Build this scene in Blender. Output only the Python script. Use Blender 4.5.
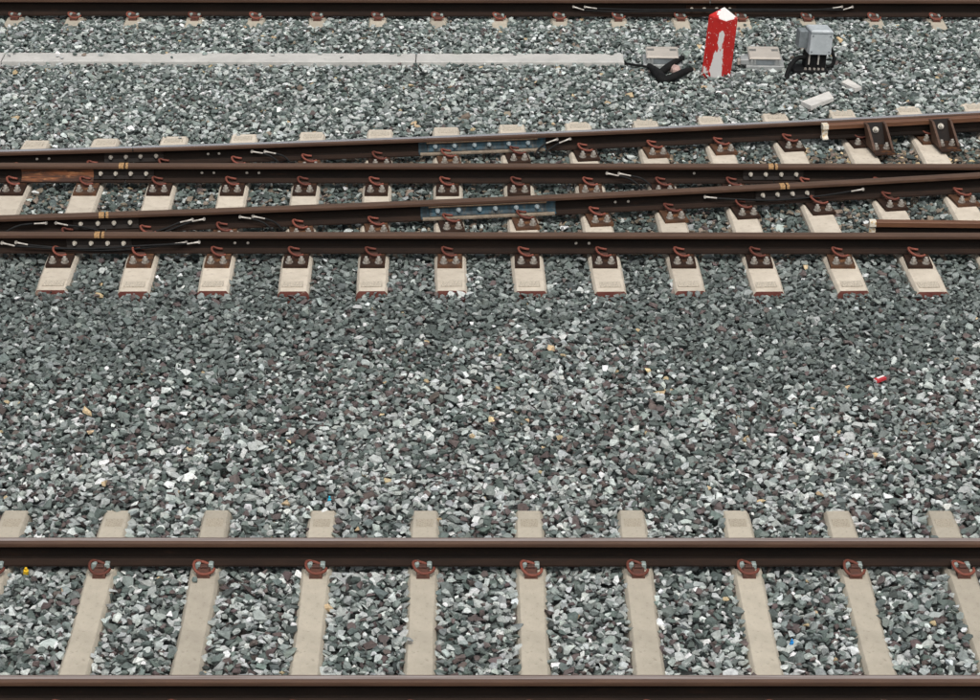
import bpy, bmesh, math, random
import numpy as np
from mathutils import Vector, Matrix, noise
R = math.radians
random.seed(7); rng = np.random.default_rng(11)
for o in list(bpy.data.objects): bpy.data.objects.remove(o)
scn = bpy.context.scene
C = scn.collection

# ------------------------------------------------------------------ camera
F_PX, CAM_H, PITCH, YAW, ROLL = 2604.94, 6.986, 0.410962, 0.0063237, 0.0032807
cam = bpy.data.cameras.new('camera'); cam_o = bpy.data.objects.new('camera', cam); C.objects.link(cam_o)
cam.sensor_width = 36.0; cam.lens = F_PX / 980 * 36.0; cam.clip_start = 0.1; cam.clip_end = 2000
CM = (Matrix.Translation((0, 0, CAM_H)) @ Matrix.Rotation(-YAW, 4, 'Z') @
      Matrix.Rotation(math.pi / 2 - PITCH, 4, 'X') @ Matrix.Rotation(ROLL, 4, 'Z'))
cam_o.matrix_world = CM
scn.camera = cam_o
# ------------------------------------------------------------------ light: soft overcast day
w = bpy.data.worlds.new('World'); scn.world = w; w.use_nodes = True
nt = w.node_tree; bg = nt.nodes['Background']
sky = nt.nodes.new('ShaderNodeTexSky'); sky.sky_type = 'NISHITA'; sky.sun_disc = False
SUN_EL, SUN_AZ = 60, 172            # azimuth from +Y (away from the camera) towards +X
sky.sun_elevation = R(SUN_EL); sky.sun_rotation = R(SUN_AZ); sky.dust_density = 6.0; sky.air_density = 1.0; sky.ozone_density = 0.8
hs = nt.nodes.new('ShaderNodeHueSaturation'); hs.inputs['Saturation'].default_value = .35   # overcast: a nearly white sky
nt.links.new(sky.outputs[0], hs.inputs['Color']); nt.links.new(hs.outputs[0], bg.inputs[0]); bg.inputs[1].default_value = 0.12
sun = bpy.data.lights.new('sun', 'SUN'); sun.energy = 1.5; sun.angle = R(40); sun.color = (1.0, 0.97, 0.91)
sun_o = bpy.data.objects.new('sun', sun); C.objects.link(sun_o)
sd = Vector((math.sin(R(SUN_AZ)) * math.cos(R(SUN_EL)), math.cos(R(SUN_AZ)) * math.cos(R(SUN_EL)), math.sin(R(SUN_EL))))
sun_o.rotation_euler = sd.to_track_quat('Z', 'Y').to_euler(); sun_o.location = (0, 10, 30)
vs = scn.view_settings; vs.view_transform = 'Standard'; vs.look = 'None'; vs.gamma = 1; vs.use_curve_mapping = False; vs.exposure = 0.0
scn.cycles.max_bounces = 5; scn.cycles.diffuse_bounces = 3; scn.cycles.glossy_bounces = 2

# ------------------------------------------------------------------ pixel (photo 980x700) -> point on a plane
def ray(px, py):
    d = CM.to_3x3() @ Vector(((px - 490) / F_PX, -(py - 350) / F_PX, -1)); return d
def atz(px, py, z):
    d = ray(px, py); t = (z - CAM_H) / d.z; return Vector((d.x * t, d.y * t, z))
def aty(px, py, Y):
    d = ray(px, py); t = Y / d.y; return Vector((d.x * t, Y, CAM_H + d.z * t))

# ------------------------------------------------------------------ materials
def mat(name, base, rough=0.8, metal=0.0, var=None, vscale=8, bump=0.0, bscale=60, spec=None, var2=None, v2scale=40, v2lo=.55, v2hi=.7, stretch=None, lo=.35, hi=.7, orand=0):
    m = bpy.data.materials.new(name); m.use_nodes = True; t = m.node_tree; b = t.nodes['Principled BSDF']
    b.inputs['Roughness'].default_value = rough; b.inputs['Metallic'].default_value = metal
    if spec is not None: b.inputs['Specular IOR Level'].default_value = spec
    tc = t.nodes.new('ShaderNodeTexCoord'); mp = t.nodes.new('ShaderNodeMapping'); t.links.new(tc.outputs['Object'], mp.inputs[0])
    if stretch: mp.inputs['Scale'].default_value = stretch
    col = None
    def layer(src, c2, sc, lo, hi, det=5):
        n = t.nodes.new('ShaderNodeTexNoise'); n.inputs['Scale'].default_value = sc; n.inputs['Detail'].default_value = det; n.inputs['Roughness'].default_value = .65
        t.links.new(mp.outputs[0], n.inputs['Vector'])
        r = t.nodes.new('ShaderNodeMapRange'); r.inputs[1].default_value = lo; r.inputs[2].default_value = hi; t.links.new(n.outputs[0], r.inputs[0])
        mx = t.nodes.new('ShaderNodeMix'); mx.data_type = 'RGBA'; t.links.new(r.outputs[0], mx.inputs[0])
        if isinstance(src, tuple): mx.inputs[6].default_value = (*src, 1)
        else: t.links.new(src, mx.inputs[6])
        mx.inputs[7].default_value = (*c2, 1); return mx.outputs[2]
    src = base
    if var: src = layer(src, var, vscale, lo, hi)
    if var2: src = layer(src, var2, v2scale, v2lo, v2hi)
    if orand:
        oi = t.nodes.new('ShaderNodeObjectInfo'); r_ = t.nodes.new('ShaderNodeMapRange'); r_.inputs[3].default_value = 1 - orand; r_.inputs[4].default_value = 1 + orand * .6
        t.links.new(oi.outputs['Random'], r_.inputs[0]); vm = t.nodes.new('ShaderNodeVectorMath'); vm.operation = 'SCALE'; t.links.new(src, vm.inputs[0]); t.links.new(r_.outputs[0], vm.inputs['Scale']); src = vm.outputs[0]
    if isinstance(src, tuple): b.inputs['Base Color'].default_value = (*src, 1)
    else: t.links.new(src, b.inputs['Base Color'])
    if bump:
        n = t.nodes.new('ShaderNodeTexNoise'); n.inputs['Scale'].default_value = bscale; n.inputs['Detail'].default_value = 6
        t.links.new(tc.outputs['Object'], n.inputs['Vector'])
        bp = t.nodes.new('ShaderNodeBump'); bp.inputs['Strength'].default_value = bump; bp.inputs['Distance'].default_value = .004
        t.links.new(n.outputs[0], bp.inputs['Height']); t.links.new(bp.outputs[0], b.inputs['Normal'])
    return m
M = {}
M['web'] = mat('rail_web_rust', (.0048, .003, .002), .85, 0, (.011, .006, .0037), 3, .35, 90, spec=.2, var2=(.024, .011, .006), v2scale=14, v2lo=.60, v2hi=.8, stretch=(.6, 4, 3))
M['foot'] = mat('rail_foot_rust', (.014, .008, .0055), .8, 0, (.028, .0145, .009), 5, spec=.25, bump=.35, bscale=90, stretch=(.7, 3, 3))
M['headside'] = mat('rail_head_rust', (.056, .026, .014), .62, 0, (.095, .047, .026), 7, .25, 120, stretch=(.35, 5, 4))
M['headtop'] = mat('rail_head_dull', (.076, .042, .024), .52, .1, (.125, .072, .044), 6, .12, 120, stretch=(.25, 8, 4))
M['running'] = mat('rail_running_band', (.50, .435, .405), .36, .4, (.24, .17, .14), 7, .06, 160, stretch=(.25, 12, 4))
M['running_bright'] = mat('rail_running_band_bright', (.74, .73, .73), .27, .75, (.55, .51, .50), 5, .05, 160, stretch=(.25, 12, 4))
M['orange_rust'] = mat('orange_rust', (.20, .07, .026), .85, 0, (.045, .02, .012), 6, .5, 70, stretch=(.6, 3, 5), lo=.42, hi=.58, var2=(.40, .18, .075), v2scale=16, v2lo=.58, v2hi=.68)
M['plate'] = mat('base_plate_rust', (.019, .010, .007), .85, 0, (.042, .020, .011), 11, .5, 80, spec=.25, var2=(.15, .06, .02), v2scale=9, v2lo=.58, v2hi=.75)
M['plate_orange'] = mat('base_plate_orange', (.10, .042, .016), .85, 0, (.035, .017, .010), 14, .5, 80, var2=(.20, .085, .03), v2scale=18, v2lo=.55, v2hi=.7)
M['guard_rust'] = mat('guard_rail_rust', (.11, .045, .022), .6, 0, (.17, .075, .035), 8, .3, 90, stretch=(.5, 4, 4))
M['fish'] = mat('fishplate_dark', (.007, .0055, .005), .75, 0, (.016, .010, .007), 8, .35, 80, spec=.3)
M['bolt'] = mat('bolt_weathered_zinc', (.44, .42, .38), .5, .15, (.15, .11, .08), 45, .2, 120)
M['bolt_bright'] = mat('bolt_pale', (.60, .57, .51), .5, .1, (.36, .31, .24), 40, .2, 120)
M['bolt_blue'] = mat('bolt_blue_grey', (.28, .36, .40), .5, .1, (.42, .45, .45), 40, .2, 120)
M['clip'] = mat('clip_red_oxide', (.215, .064, .042), .65, 0, (.13, .042, .03), 25, .25, 150, spec=.3, var2=(.06, .027, .02), v2scale=30, orand=.4)
M['insulator'] = mat('insulator_grey_green', (.33, .39, .37), .6, 0, (.18, .22, .21), 25)
M['shoulder'] = mat('cast_shoulder', (.060, .027, .020), .8, 0, (.12, .045, .028), 30, .4, 120)
M['conc'] = mat('concrete_beige', (.50, .450, .362), .9, 0, (.39, .35, .28), 5, .5, 220, var2=(.25, .22, .175), v2scale=38, v2lo=.58, v2hi=.80, orand=.14)
M['conc_mark'] = mat('concrete_cast_mark', (.42, .37, .288), .9, 0, (.31, .27, .21), 90, .8, 220, lo=.48, hi=.6)
M['bearer'] = mat('concrete_cream', (.64, .572, .472), .88, 0, (.50, .44, .355), 7, .4, 200, var2=(.34, .28, .21), v2scale=20, v2lo=.57, v2hi=.8, orand=.12)
M['bearer_mark'] = mat('bearer_cast_mark', (.60, .535, .435), .9, 0, (.34, .30, .24), 75, .8, 200, lo=.46, hi=.56, stretch=(1, 1.6, 1))
M['maroon'] = mat('maroon_end', (.13, .032, .026), .85, 0, (.20, .07, .05), 14, .4, 150, var2=(.45, .38, .3), v2scale=10, v2lo=.62, v2hi=.72)
M['lid'] = mat('trough_concrete', (.55, .54, .51), .9, 0, (.44, .435, .41), 5, .5, 180, var2=(.27, .265, .25), v2scale=26, v2lo=.6, v2hi=.78)
M['rubber'] = mat('black_rubber', (.007, .0075, .008), .8, 0, (.014, .014, .014), 20, .2, 100, spec=.15)
M['tube'] = mat('black_cable', (.008, .0085, .009), .7, 0, (.016, .016, .016), 20, spec=.2)
M['lug'] = mat('tinned_lug', (.66, .63, .58), .42, .2, (.36, .32, .28), 40)
M['yellow'] = mat('worn_yellow_paint', (.40, .235, .10), .7, 0, (.11, .06, .033), 60, .4, 120, lo=.52, hi=.66)
M['yellow_white'] = mat('worn_white_yellow_paint', (.74, .70, .60), .7, 0, (.50, .31, .10), 28, .3, 120, lo=.5, hi=.64)
M['blue'] = mat('blue_insulation', (.022, .064, .090), .7, 0, (.013, .024, .030), 13, .3, 100, lo=.4, hi=.62, var2=(.085, .072, .055), v2scale=20, v2lo=.52, v2hi=.70, stretch=(1.5, 1, .5))
M['tan'] = mat('joint_plate_tan', (.20, .125, .065), .7, 0, (.10, .06, .036), 14, .3, 100, stretch=(4, 1, 1))
M['paleedge'] = mat('joint_foot_liner', (.26, .215, .16), .8, 0, (.12, .09, .065), 18, .3, 100)
M['galv'] = mat('galvanised_grey', (.50, .54, .56), .55, .15, (.40, .44, .46), 14, .15, 60, var2=(.60, .64, .66), v2scale=9)
M['galv_dark'] = mat('weathered_steel_plate', (.23, .26, .275), .65, .2, (.15, .17, .18), 16, .2, 60)
M['beige'] = mat('beige_plastic_lid', (.50, .455, .40), .6, 0, (.42, .385, .34), 8, .1, 80)
M['clear'] = mat('grey_plastic_tub', (.37, .385, .38), .4, 0, (.25, .265, .265), 12, .1, 80)
M['darkpanel'] = mat('dark_recess', (.20, .195, .18), .7, 0, (.12, .12, .11), 60, lo=.45, hi=.55)
M['white_board'] = mat('white_board', (.68, .665, .63), .8, 0, (.52, .5, .46), 9, .3, 120)
M['pink'] = mat('pink_stone', (.52, .36, .32), .9, 0, (.42, .31, .28), 20, .5, 60)
M['packet_red'] = mat('packet_red', (.48, .035, .045), .5)
M['packet_white'] = mat('packet_white', (.75, .68, .67), .5)
M['plastic_yellow'] = mat('plastic_yellow', (.68, .43, .02), .4)
M['plastic_blue'] = mat('plastic_blue', (.02, .25, .62), .4)
M['plastic_cyan'] = mat('plastic_cyan', (.03, .42, .60), .4)
M['ground'] = mat('crushed_fines', (.045, .050, .050), .95, 0, (.09, .096, .094), 30, 1.0, 60)
def post_mat():
    m = mat('chipped_red_paint', (.62, .020, .015), .5, 0, (.48, .014, .012), 9, .15, 80)
    t = m.node_tree; b = t.nodes['Principled BSDF']; src = b.inputs['Base Color'].links[0].from_socket
    tc = t.nodes.new('ShaderNodeTexCoord'); sep = t.nodes.new('ShaderNodeSeparateXYZ'); t.links.new(tc.outputs['Object'], sep.inputs[0])
    def math_(op, a, b_=None):
        n = t.nodes.new('ShaderNodeMath'); n.operation = op
        for i, v in enumerate((a, b_)):
            if v is None: continue
            if isinstance(v, (int, float)): n.inputs[i].default_value = v
            else: t.links.new(v, n.inputs[i])
        return n.outputs[0]
    def gauss(x, c, s): 
        d = math_('DIVIDE', math_('SUBTRACT', x, c), s); return math_('POWER', 2.718, math_('MULTIPLY', math_('MULTIPLY', d, d), -1))
    n = t.nodes.new('ShaderNodeTexNoise'); n.inputs['Scale'].default_value = 16; n.inputs['Detail'].default_value = 7; n.inputs['Roughness'].default_value = .7
    mp = t.nodes.new('ShaderNodeMapping'); mp.inputs['Scale'].default_value = (1.6, 1.6, .7); t.links.new(tc.outputs['Object'], mp.inputs[0]); t.links.new(mp.outputs[0], n.inputs['Vector'])
    X, Y, Z = sep.outputs
    # where the paint has flaked away: cap, a streak near the front arris, the foot of the left face
    k = math_('MULTIPLY', gauss(X, -.012, .045), gauss(Z, .10, .20))
    k2 = math_('MULTIPLY', gauss(X, -.005, .03), gauss(Z, .40, .085))
    k3 = math_('MULTIPLY', gauss(X, -.11, .05), gauss(Z, .05, .07))
    cap = math_('MULTIPLY', math_('MULTIPLY', math_('GREATER_THAN', Z, .548), gauss(X, .03, .095)), .85)
    s = math_('ADD', math_('ADD', math_('MULTIPLY', k, .78), math_('MULTIPLY', k2, .52)), math_('ADD', math_('MULTIPLY', k3, .35), math_('MULTIPLY', cap, .74)))
    n2 = t.nodes.new('ShaderNodeTexNoise'); n2.inputs['Scale'].default_value = 55; n2.inputs['Detail'].default_value = 4; t.links.new(tc.outputs['Object'], n2.inputs['Vector'])
    fl = math_('MULTIPLY', math_('GREATER_THAN', n2.outputs[0], .665), .45)
    v = math_('ADD', math_('ADD', s, fl), math_('MULTIPLY', n.outputs[0], .9))
    r = t.nodes.new('ShaderNodeMapRange'); r.inputs[1].default_value = .775; r.inputs[2].default_value = .80; t.links.new(v, r.inputs[0])
    mx = t.nodes.new('ShaderNodeMix'); mx.data_type = 'RGBA'; t.links.new(r.outputs[0], mx.inputs[0]); t.links.new(src, mx.inputs[6]); mx.inputs[7].default_value = (.80, .77, .75, 1)
    t.links.new(mx.outputs[2], b.inputs['Base Color']); return m
M['post'] = post_mat()
def stone_mat():
    m = bpy.data.materials.new('ballast_stone'); m.use_nodes = True; t = m.node_tree; b = t.nodes['Principled BSDF']
    b.inputs['Roughness'].default_value = .88; b.inputs['Specular IOR Level'].default_value = .3
    a = t.nodes.new('ShaderNodeAttribute'); a.attribute_type = 'INSTANCER'; a.attribute_name = 'col'
    tc = t.nodes.new('ShaderNodeTexCoord')
    n = t.nodes.new('ShaderNodeTexNoise'); n.inputs['Scale'].default_value = 1.6; n.inputs['Detail'].default_value = 7; n.inputs['Roughness'].default_value = .72
    oi = t.nodes.new('ShaderNodeObjectInfo')
    va = t.nodes.new('ShaderNodeVectorMath'); va.operation = 'ADD'; t.links.new(tc.outputs['Object'], va.inputs[0])
    cx = t.nodes.new('ShaderNodeCombineXYZ'); ml = t.nodes.new('ShaderNodeMath'); ml.operation = 'MULTIPLY'; ml.inputs[1].default_value = 57
    t.links.new(oi.outputs['Random'], ml.inputs[0]); t.links.new(ml.outputs[0], cx.inputs[0]); t.links.new(cx.outputs[0], va.inputs[1])
    t.links.new(va.outputs[0], n.inputs['Vector'])
    r = t.nodes.new('ShaderNodeMapRange'); r.inputs[1].default_value = .3; r.inputs[2].default_value = .7; r.inputs[3].default_value = .68; r.inputs[4].default_value = 1.35
    t.links.new(n.outputs[0], r.inputs[0])
    vm = t.nodes.new('ShaderNodeVectorMath'); vm.operation = 'SCALE'; t.links.new(a.outputs['Color'], vm.inputs[0]); t.links.new(r.outputs[0], vm.inputs['Scale'])
    t.links.new(vm.outputs[0], b.inputs['Base Color'])
    bp = t.nodes.new('ShaderNodeBump'); bp.inputs['Strength'].default_value = .55; bp.inputs['Distance'].default_value = .008
    t.links.new(n.outputs[0], bp.inputs['Height']); t.links.new(bp.outputs[0], b.inputs['Normal'])
    return m
M['stone'] = stone_mat()

# ------------------------------------------------------------------ builders
def mesh_from(name, verts, faces, mats, fm=None, smooth=False):
    me = bpy.data.meshes.new(name); me.from_pydata([tuple(v) for v in verts], [], faces)
    for m in mats: me.materials.append(M[m])
    if fm: me.polygons.foreach_set('material_index', fm)
    if smooth: me.polygons.foreach_set('use_smooth', [True] * len(me.polygons))
    me.update(); return me
def link(name, me, parent=None, mw=None):
    o = bpy.data.objects.new(name, me); C.objects.link(o)
    if mw is not None: o.matrix_basis = mw
    if parent is not None: o.parent = parent
    return o
def empty(name, loc=(0, 0, 0), rot=None):
    o = bpy.data.objects.new(name, None); C.objects.link(o); o.empty_display_size = .05
    o.matrix_basis = Matrix.Translation(loc) @ (rot if rot is not None else Matrix.Identity(4)); return o
def tag(o, label, cat, group=None):
    o['label'] = label; o['category'] = cat
    if group: o['group'] = group
    return o
class MB:
    def __init__(s): s.v = []; s.f = []; s.m = []
    def add(s, verts, faces, mi=0):
        b = len(s.v); s.v += [Vector(v) for v in verts]; s.f += [tuple(i + b for i in f) for f in faces]; s.m += [mi] * len(faces); return s
    def prism(s, poly, a, b, mi=0, axis='x'):   # polygon (p,q) swept along axis from a to b
        n = len(poly)
        def P(p, q, t): return {'x': (t, p, q), 'y': (p, t, q), 'z': (p, q, t)}[axis]
        vs = [P(p, q, a) for p, q in poly] + [P(p, q, b) for p, q in poly]
        fs = [(i, (i + 1) % n, n + (i + 1) % n, n + i) for i in range(n)] + [tuple(range(n))[::-1], tuple(range(n, 2 * n))]
        return s.add(vs, fs, mi)
    def box(s, x0, x1, y0, y1, z0, z1, mi=0, bev=0.0, taper=0.0):
        if bev <= 0: 
            vs = [(x0, y0, z0), (x1, y0, z0), (x1, y1, z0), (x0, y1, z0), (x0 + taper, y0 + taper, z1), (x1 - taper, y0 + taper, z1), (x1 - taper, y1 - taper, z1), (x0 + taper, y1 - taper, z1)]
            return s.add(vs, [(3, 2, 1, 0), (4, 5, 6, 7), (0, 1, 5, 4), (1, 2, 6, 5), (2, 3, 7, 6), (3, 0, 4, 7)], mi)
        vs = []
        for z, e in ((z0, 0), (z1 - bev, taper), (z1, taper + bev)):
            vs += [(x0 + e, y0 + e, z), (x1 - e, y0 + e, z), (x1 - e, y1 - e, z), (x0 + e, y1 - e, z)]
        fs = [(3, 2, 1, 0), (8, 9, 10, 11)]
        for k in (0, 4):
            for i in range(4): fs.append((k + i, k + (i + 1) % 4, k + 4 + (i + 1) % 4, k + 4 + i))
        return s.add(vs, fs, mi)
    def cyl(s, c, d, r0, r1, h, n=10, mi=0):
        d = Vector(d).normalized(); q = d.to_track_quat('Z', 'Y'); c = Vector(c)
        vs = [c + q @ Vector((r0 * math.cos(2 * math.pi * i / n), r0 * math.sin(2 * math.pi * i / n), 0)) for i in range(n)]
        vs += [c + q @ Vector((r1 * math.cos(2 * math.pi * i / n), r1 * math.sin(2 * math.pi * i / n), h)) for i in range(n)]
        return s.add(vs, [(i, (i + 1) % n, n + (i + 1) % n, n + i) for i in range(n)] + [tuple(range(n))[::-1], tuple(range(n, 2 * n))], mi)
    def tube(s, pts, r, n=8, mi=0, sub=6, rr=None):
        P = [Vector(p) for p in pts]; Q = []; RR = []
        for i in range(len(P) - 1):
            p0, p1, p2, p3 = P[max(i - 1, 0)], P[i], P[i + 1], P[min(i + 2, len(P) - 1)]
            for k in range(sub):
                t = k / sub; t2 = t * t; t3 = t2 * t
                Q.append(.5 * ((2 * p1) + (p2 - p0) * t + (2 * p0 - 5 * p1 + 4 * p2 - p3) * t2 + (3 * p1 - p0 - 3 * p2 + p3) * t3))
                RR.append((rr[i] * (1 - t) + rr[i + 1] * t) if rr else r)
        Q.append(P[-1]); RR.append(rr[-1] if rr else r)
        up = Vector((0, 0, 1)); vs = []
        for i, q in enumerate(Q):
            d = (Q[min(i + 1, len(Q) - 1)] - Q[max(i - 1, 0)]).normalized()
            a = d.cross(up); a = a.normalized() if a.length > .05 else d.cross(Vector((1, 0, 0))).normalized()
            b = a.cross(d)
            vs += [q + RR[i] * (a * math.cos(2 * math.pi * k / n) + b * math.sin(2 * math.pi * k / n)) for k in range(n)]
        L = len(Q)
        fs = [(i * n + k, i * n + (k + 1) % n, (i + 1) * n + (k + 1) % n, (i + 1) * n + k) for i in range(L - 1) for k in range(n)]
        fs += [tuple(range(n))[::-1], tuple(range((L - 1) * n, L * n))]
        return s.add(vs, fs, mi)
    def mesh(s, name, *mats, smooth=False, fix=True):
        me = mesh_from(name, s.v, s.f, mats, s.m, smooth)
        if fix:
            bm = bmesh.new(); bm.from_mesh(me); bmesh.ops.recalc_face_normals(bm, faces=bm.faces); bm.to_mesh(me); bm.free()
        return me
    def obj(s, name, mats, parent=None, mw=None, smooth=False):
        return link(name, s.mesh(name, *([mats] if isinstance(mats, str) else mats), smooth=smooth), parent, mw)

# ------------------------------------------------------------------ ground sheet
GZ = -0.10
g = MB().box(-300, 300, -300, 300, GZ - .3, GZ).obj('ground', 'ground'); g['kind'] = 'structure'

# ------------------------------------------------------------------ rails
# half profile of a light flat-bottom rail (height .142, head .072, foot .12): (y, z, face material after this point)
HALF = [(0.0, .1420, 'T'), (.018, .1413, 'U'), (.024, .1400, 'S'), (.0335, .1350, 'S'), (.0360, .1290, 'S'), (.0360, .1120, 'S'), (.0330, .1075, 'S'), (.0125, .1000, 'W'),
        (.0075, .0900, 'W'), (.0070, .0600, 'W'), (.0080, .0380, 'W'), (.0140, .0275, 'F'), (.0330, .0190, 'F'), (.0600, .0110, 'F'), (.0600, .0010, 'F'), (.0580, .0, 'F'), (0.0, .0, 'F')]
PROF = [(-y, z, c) for y, z, c in HALF[:-1]][::1]
def rail_profile():
    right = [(y, z) for y, z, c in HALF]; cr = [c for _, _, c in HALF[:-1]]
    left = [(-y, z) for y, z, c in HALF[1:-1]][::-1]; cl = cr[::-1]
    return right + left, cr + cl
RP, RC = rail_profile()
def path_len(fy, x0, x1, step=.25):
    n = max(1, int(abs(x1 - x0) / step)); return [(x0 + (x1 - x0) * i / n, fy(x0 + (x1 - x0) * i / n)) for i in range(n + 1)]
def sweep(prof, codes, pts, zb, slot):
    n = len(prof); vs = []; fs = []; fm = []
    for i, (x, y) in enumerate(pts):
        a = pts[max(i - 1, 0)]; b = pts[min(i + 1, len(pts) - 1)]
        t = Vector((b[0] - a[0], b[1] - a[1])).normalized(); nrm = Vector((-t.y, t.x))
        for p, q in prof: vs.append((x + nrm.x * p, y + nrm.y * p, zb + q))
    for i in range(len(pts) - 1):
        for k in range(n):
            fs.append((i * n + k, i * n + (k + 1) % n, (i + 1) * n + (k + 1) % n, (i + 1) * n + k)); fm.append(slot[codes[k]])
    fs += [tuple(range(n))[::-1], tuple(range((len(pts) - 1) * n, len(pts) * n))]; fm += [slot['S'], slot['S']]
    return vs, fs, fm
def rail_piece(name, fy, x0, x1, zb, top, parent, websub='web', zs=1.0):
    vs, fs, fm = sweep([(p, q * zs) for p, q in RP], RC, path_len(fy, x0, x1), zb, {'T': 0, 'S': 1, 'W': 2, 'F': 3, 'U': 1 if top == 'running' else 0})
    me = mesh_from(name, vs, fs, [top, 'headside', websub, 'foot'], fm)
    bm = bmesh.new(); bm.from_mesh(me); bmesh.ops.recalc_face_normals(bm, faces=bm.faces); bm.to_mesh(me); bm.free()
    return link(name, me, parent)
YA, YB = 13.0197, 13.0197 - 1.507
Y2, Y4 = 19.298, 19.298 - 1.507
YC = 23.985
ZN, ZS = .008, .023                       # rail undersides: near/top track, turnout
def polyfit_fy(pts, deg=2):
    c = np.polyfit([p[0] for p in pts], [p[1] for p in pts], deg); return lambda x: float(np.polyval(c, x))
R1pts = [(0, 149), (140, 145.5), (250, 142), (400, 136.7), (480, 133.8), (600, 128.5), (730, 122.8), (840, 117.2), (980, 110.5)]
R3pts = [(0, 214), (140, 210.6), (240, 206.5), (490, 196.3), (730, 185.2), (840, 179), (980, 171.8)]
F1 = polyfit_fy([(p.x, p.y - .036) for p in (atz(x, y, ZS + .142) for x, y in R1pts)])
F3 = polyfit_fy([(p.x, p.y - .036) for p in (atz(x, y, ZS + .142) for x, y in R3pts)])
fc = lambda Y: (lambda x: Y)
FA, FB, F2, F4, FC = fc(YA), fc(YB), fc(Y2), fc(Y4), fc(YC)
def jx(fy, px, zb):   # world x of the image column px on the near side of a rail
    x = 0.
    for _ in range(8): x = aty(px, 0, fy(x)).x if False else _col_x(px, fy(x), zb + .12)
    return x
def _col_x(px, Y, z):
    # column px at depth Y and height z
    lo, hi = -12., 12.; inv = CM.inverted()
    for _ in range(40):
        m = (lo + hi) / 2; p = inv @ Vector((m, Y, z)); u = 490 + F_PX * p.x / -p.z
        if u < px: lo = m
        else: hi = m
    return (lo + hi) / 2
def rail(label, fy, zb, top, joints=(), x0=-9, x1=9, group=None, zs=1.0):
    e = empty('rail', (0, fy(0), 0)); tag(e, label, 'rail', group)
    inv = Matrix.Translation((0, -fy(0), 0))
    xs = [x0] + [jx(fy, j, zb) for j in joints] + [x1]
    for i in range(len(xs) - 1):
        a = xs[i] + (.004 if i else 0); b = xs[i + 1] - (.004 if i < len(xs) - 2 else 0)
        o = rail_piece('rail_length', fy, a, b, zb, top, e, zs=zs); o.matrix_basis = inv
    return e
def local(e, o): o.parent = e; o.matrix_basis = e.matrix_basis.inverted() @ o.matrix_basis; return o
def frame(fy, x):
    d = (fy(x + .05) - fy(x - .05)) / .1; return Matrix.Translation((x, fy(x), 0)) @ Matrix.Rotation(math.atan(d), 4, 'Z')
def hexbolt(mi=0, r=.014):
    b = MB(); b.cyl((0, 0, 0), (0, 0, 1), r * 1.35, r * 1.35, .005, 12, mi).cyl((0, 0, .005), (0, 0, 1), r * .85, r * .85, .003, 10, mi).cyl((0, 0, .008), (0, 0, 1), r * 1.02, r * 1.0, .013, 6, mi).cyl((0, 0, .021), (0, 0, 1), r * .58, r * .55, .011, 8, mi); return b
BOLT = hexbolt().mesh('bolt', 'bolt'); BOLTP = hexbolt(0, .015).mesh('bolt', 'bolt_bright'); BOLTB = hexbolt(0, .016).mesh('bolt', 'bolt_blue')
def fbolt(r=.0135): return MB().cyl((0, 0, 0), (0, 0, 1), r * 1.3, r * 1.25, .004, 12).cyl((0, 0, .004), (0, 0, 1), r, r, .020, 6).cyl((0, 0, .024), (0, 0, 1), r * .6, r * .55, .014, 8)
FBP = fbolt().mesh('bolt', 'bolt_bright'); FBY = fbolt().mesh('bolt', 'bolt'); BOLTB = fbolt(.0145).mesh('bolt', 'bolt_blue')
WEBB = MB().cyl((0, 0, 0), (0, 0, 1), .011, .010, .006, 10).cyl((0, 0, .006), (0, 0, 1), .006, .005, .005, 8).mesh('web_bolt', 'bolt')
OUT = Matrix.Rotation(R(90), 4, 'X')      # local +Z -> -Y (towards the camera)
def web_bolts(e, fy, zb, pxs, h=.066):
    for px in pxs:
        x = _col_x(px, fy(0), zb + h); x = _col_x(px, fy(x), zb + h)
        o = link('web_bolt', WEBB, None, frame(fy, x) @ Matrix.Translation((0, -.0075, zb + h)) @ OUT); local(e, o)
FISH = [(-.0085, .030), (-.030, .0225), (-.040, .028), (-.026, .040), (-.0185, .052), (-.0185, .084), (-.028, .094), (-.033, .104), (-.0125, .0965)]
def fishplate(e, fy, zb, px0, px1, bolts, bm_, h=.067, sides=(1, -1), mat_='fish'):
    xa = _col_x(px0, fy(-3 if px0 < 300 else 2), zb + h); xb = _col_x(px1, fy(xa), zb + h); xc = (xa + xb) / 2
    for sgn in sides:
        fp = MB().prism([(p * sgn, q + zb) for p, q in FISH], xa - xc, xb - xc)
        o = fp.obj('fishplate', mat_, None, frame(fy, xc)); local(e, o)
        for px in bolts:
            x = _col_x(px, fy(xc), zb + h) - xc
            link('bolt', bm_, o, Matrix.Translation((x, -.0185 * sgn, zb + h)) @ (OUT if sgn > 0 else OUT @ Matrix.Rotation(math.pi, 4, 'X')))
def paint_mark(e, fy, zb, px, wdt=.045, kind='headpaint'):
    x = jx(fy, px, zb)
    prof = [(y * 1.02, z + .0012) for y, z, c in HALF[:6]]; prof = prof + [(-y, z) for y, z in prof[1:]][::-1]
    m = MB()
    n = len(prof)
    for a, b in ((-wdt, -.006), (.006, wdt * .6)):
        vs = [(t, p, q + zb) for t in (a, b) for p, q in prof]
        m.add(vs, [(k, (k + 1) % n, n + (k + 1) % n, n + k) for k in range(n) if k != 5])
    o = m.obj('paint_mark', 'yellow', None, frame(fy, x)); local(e, o)
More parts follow.
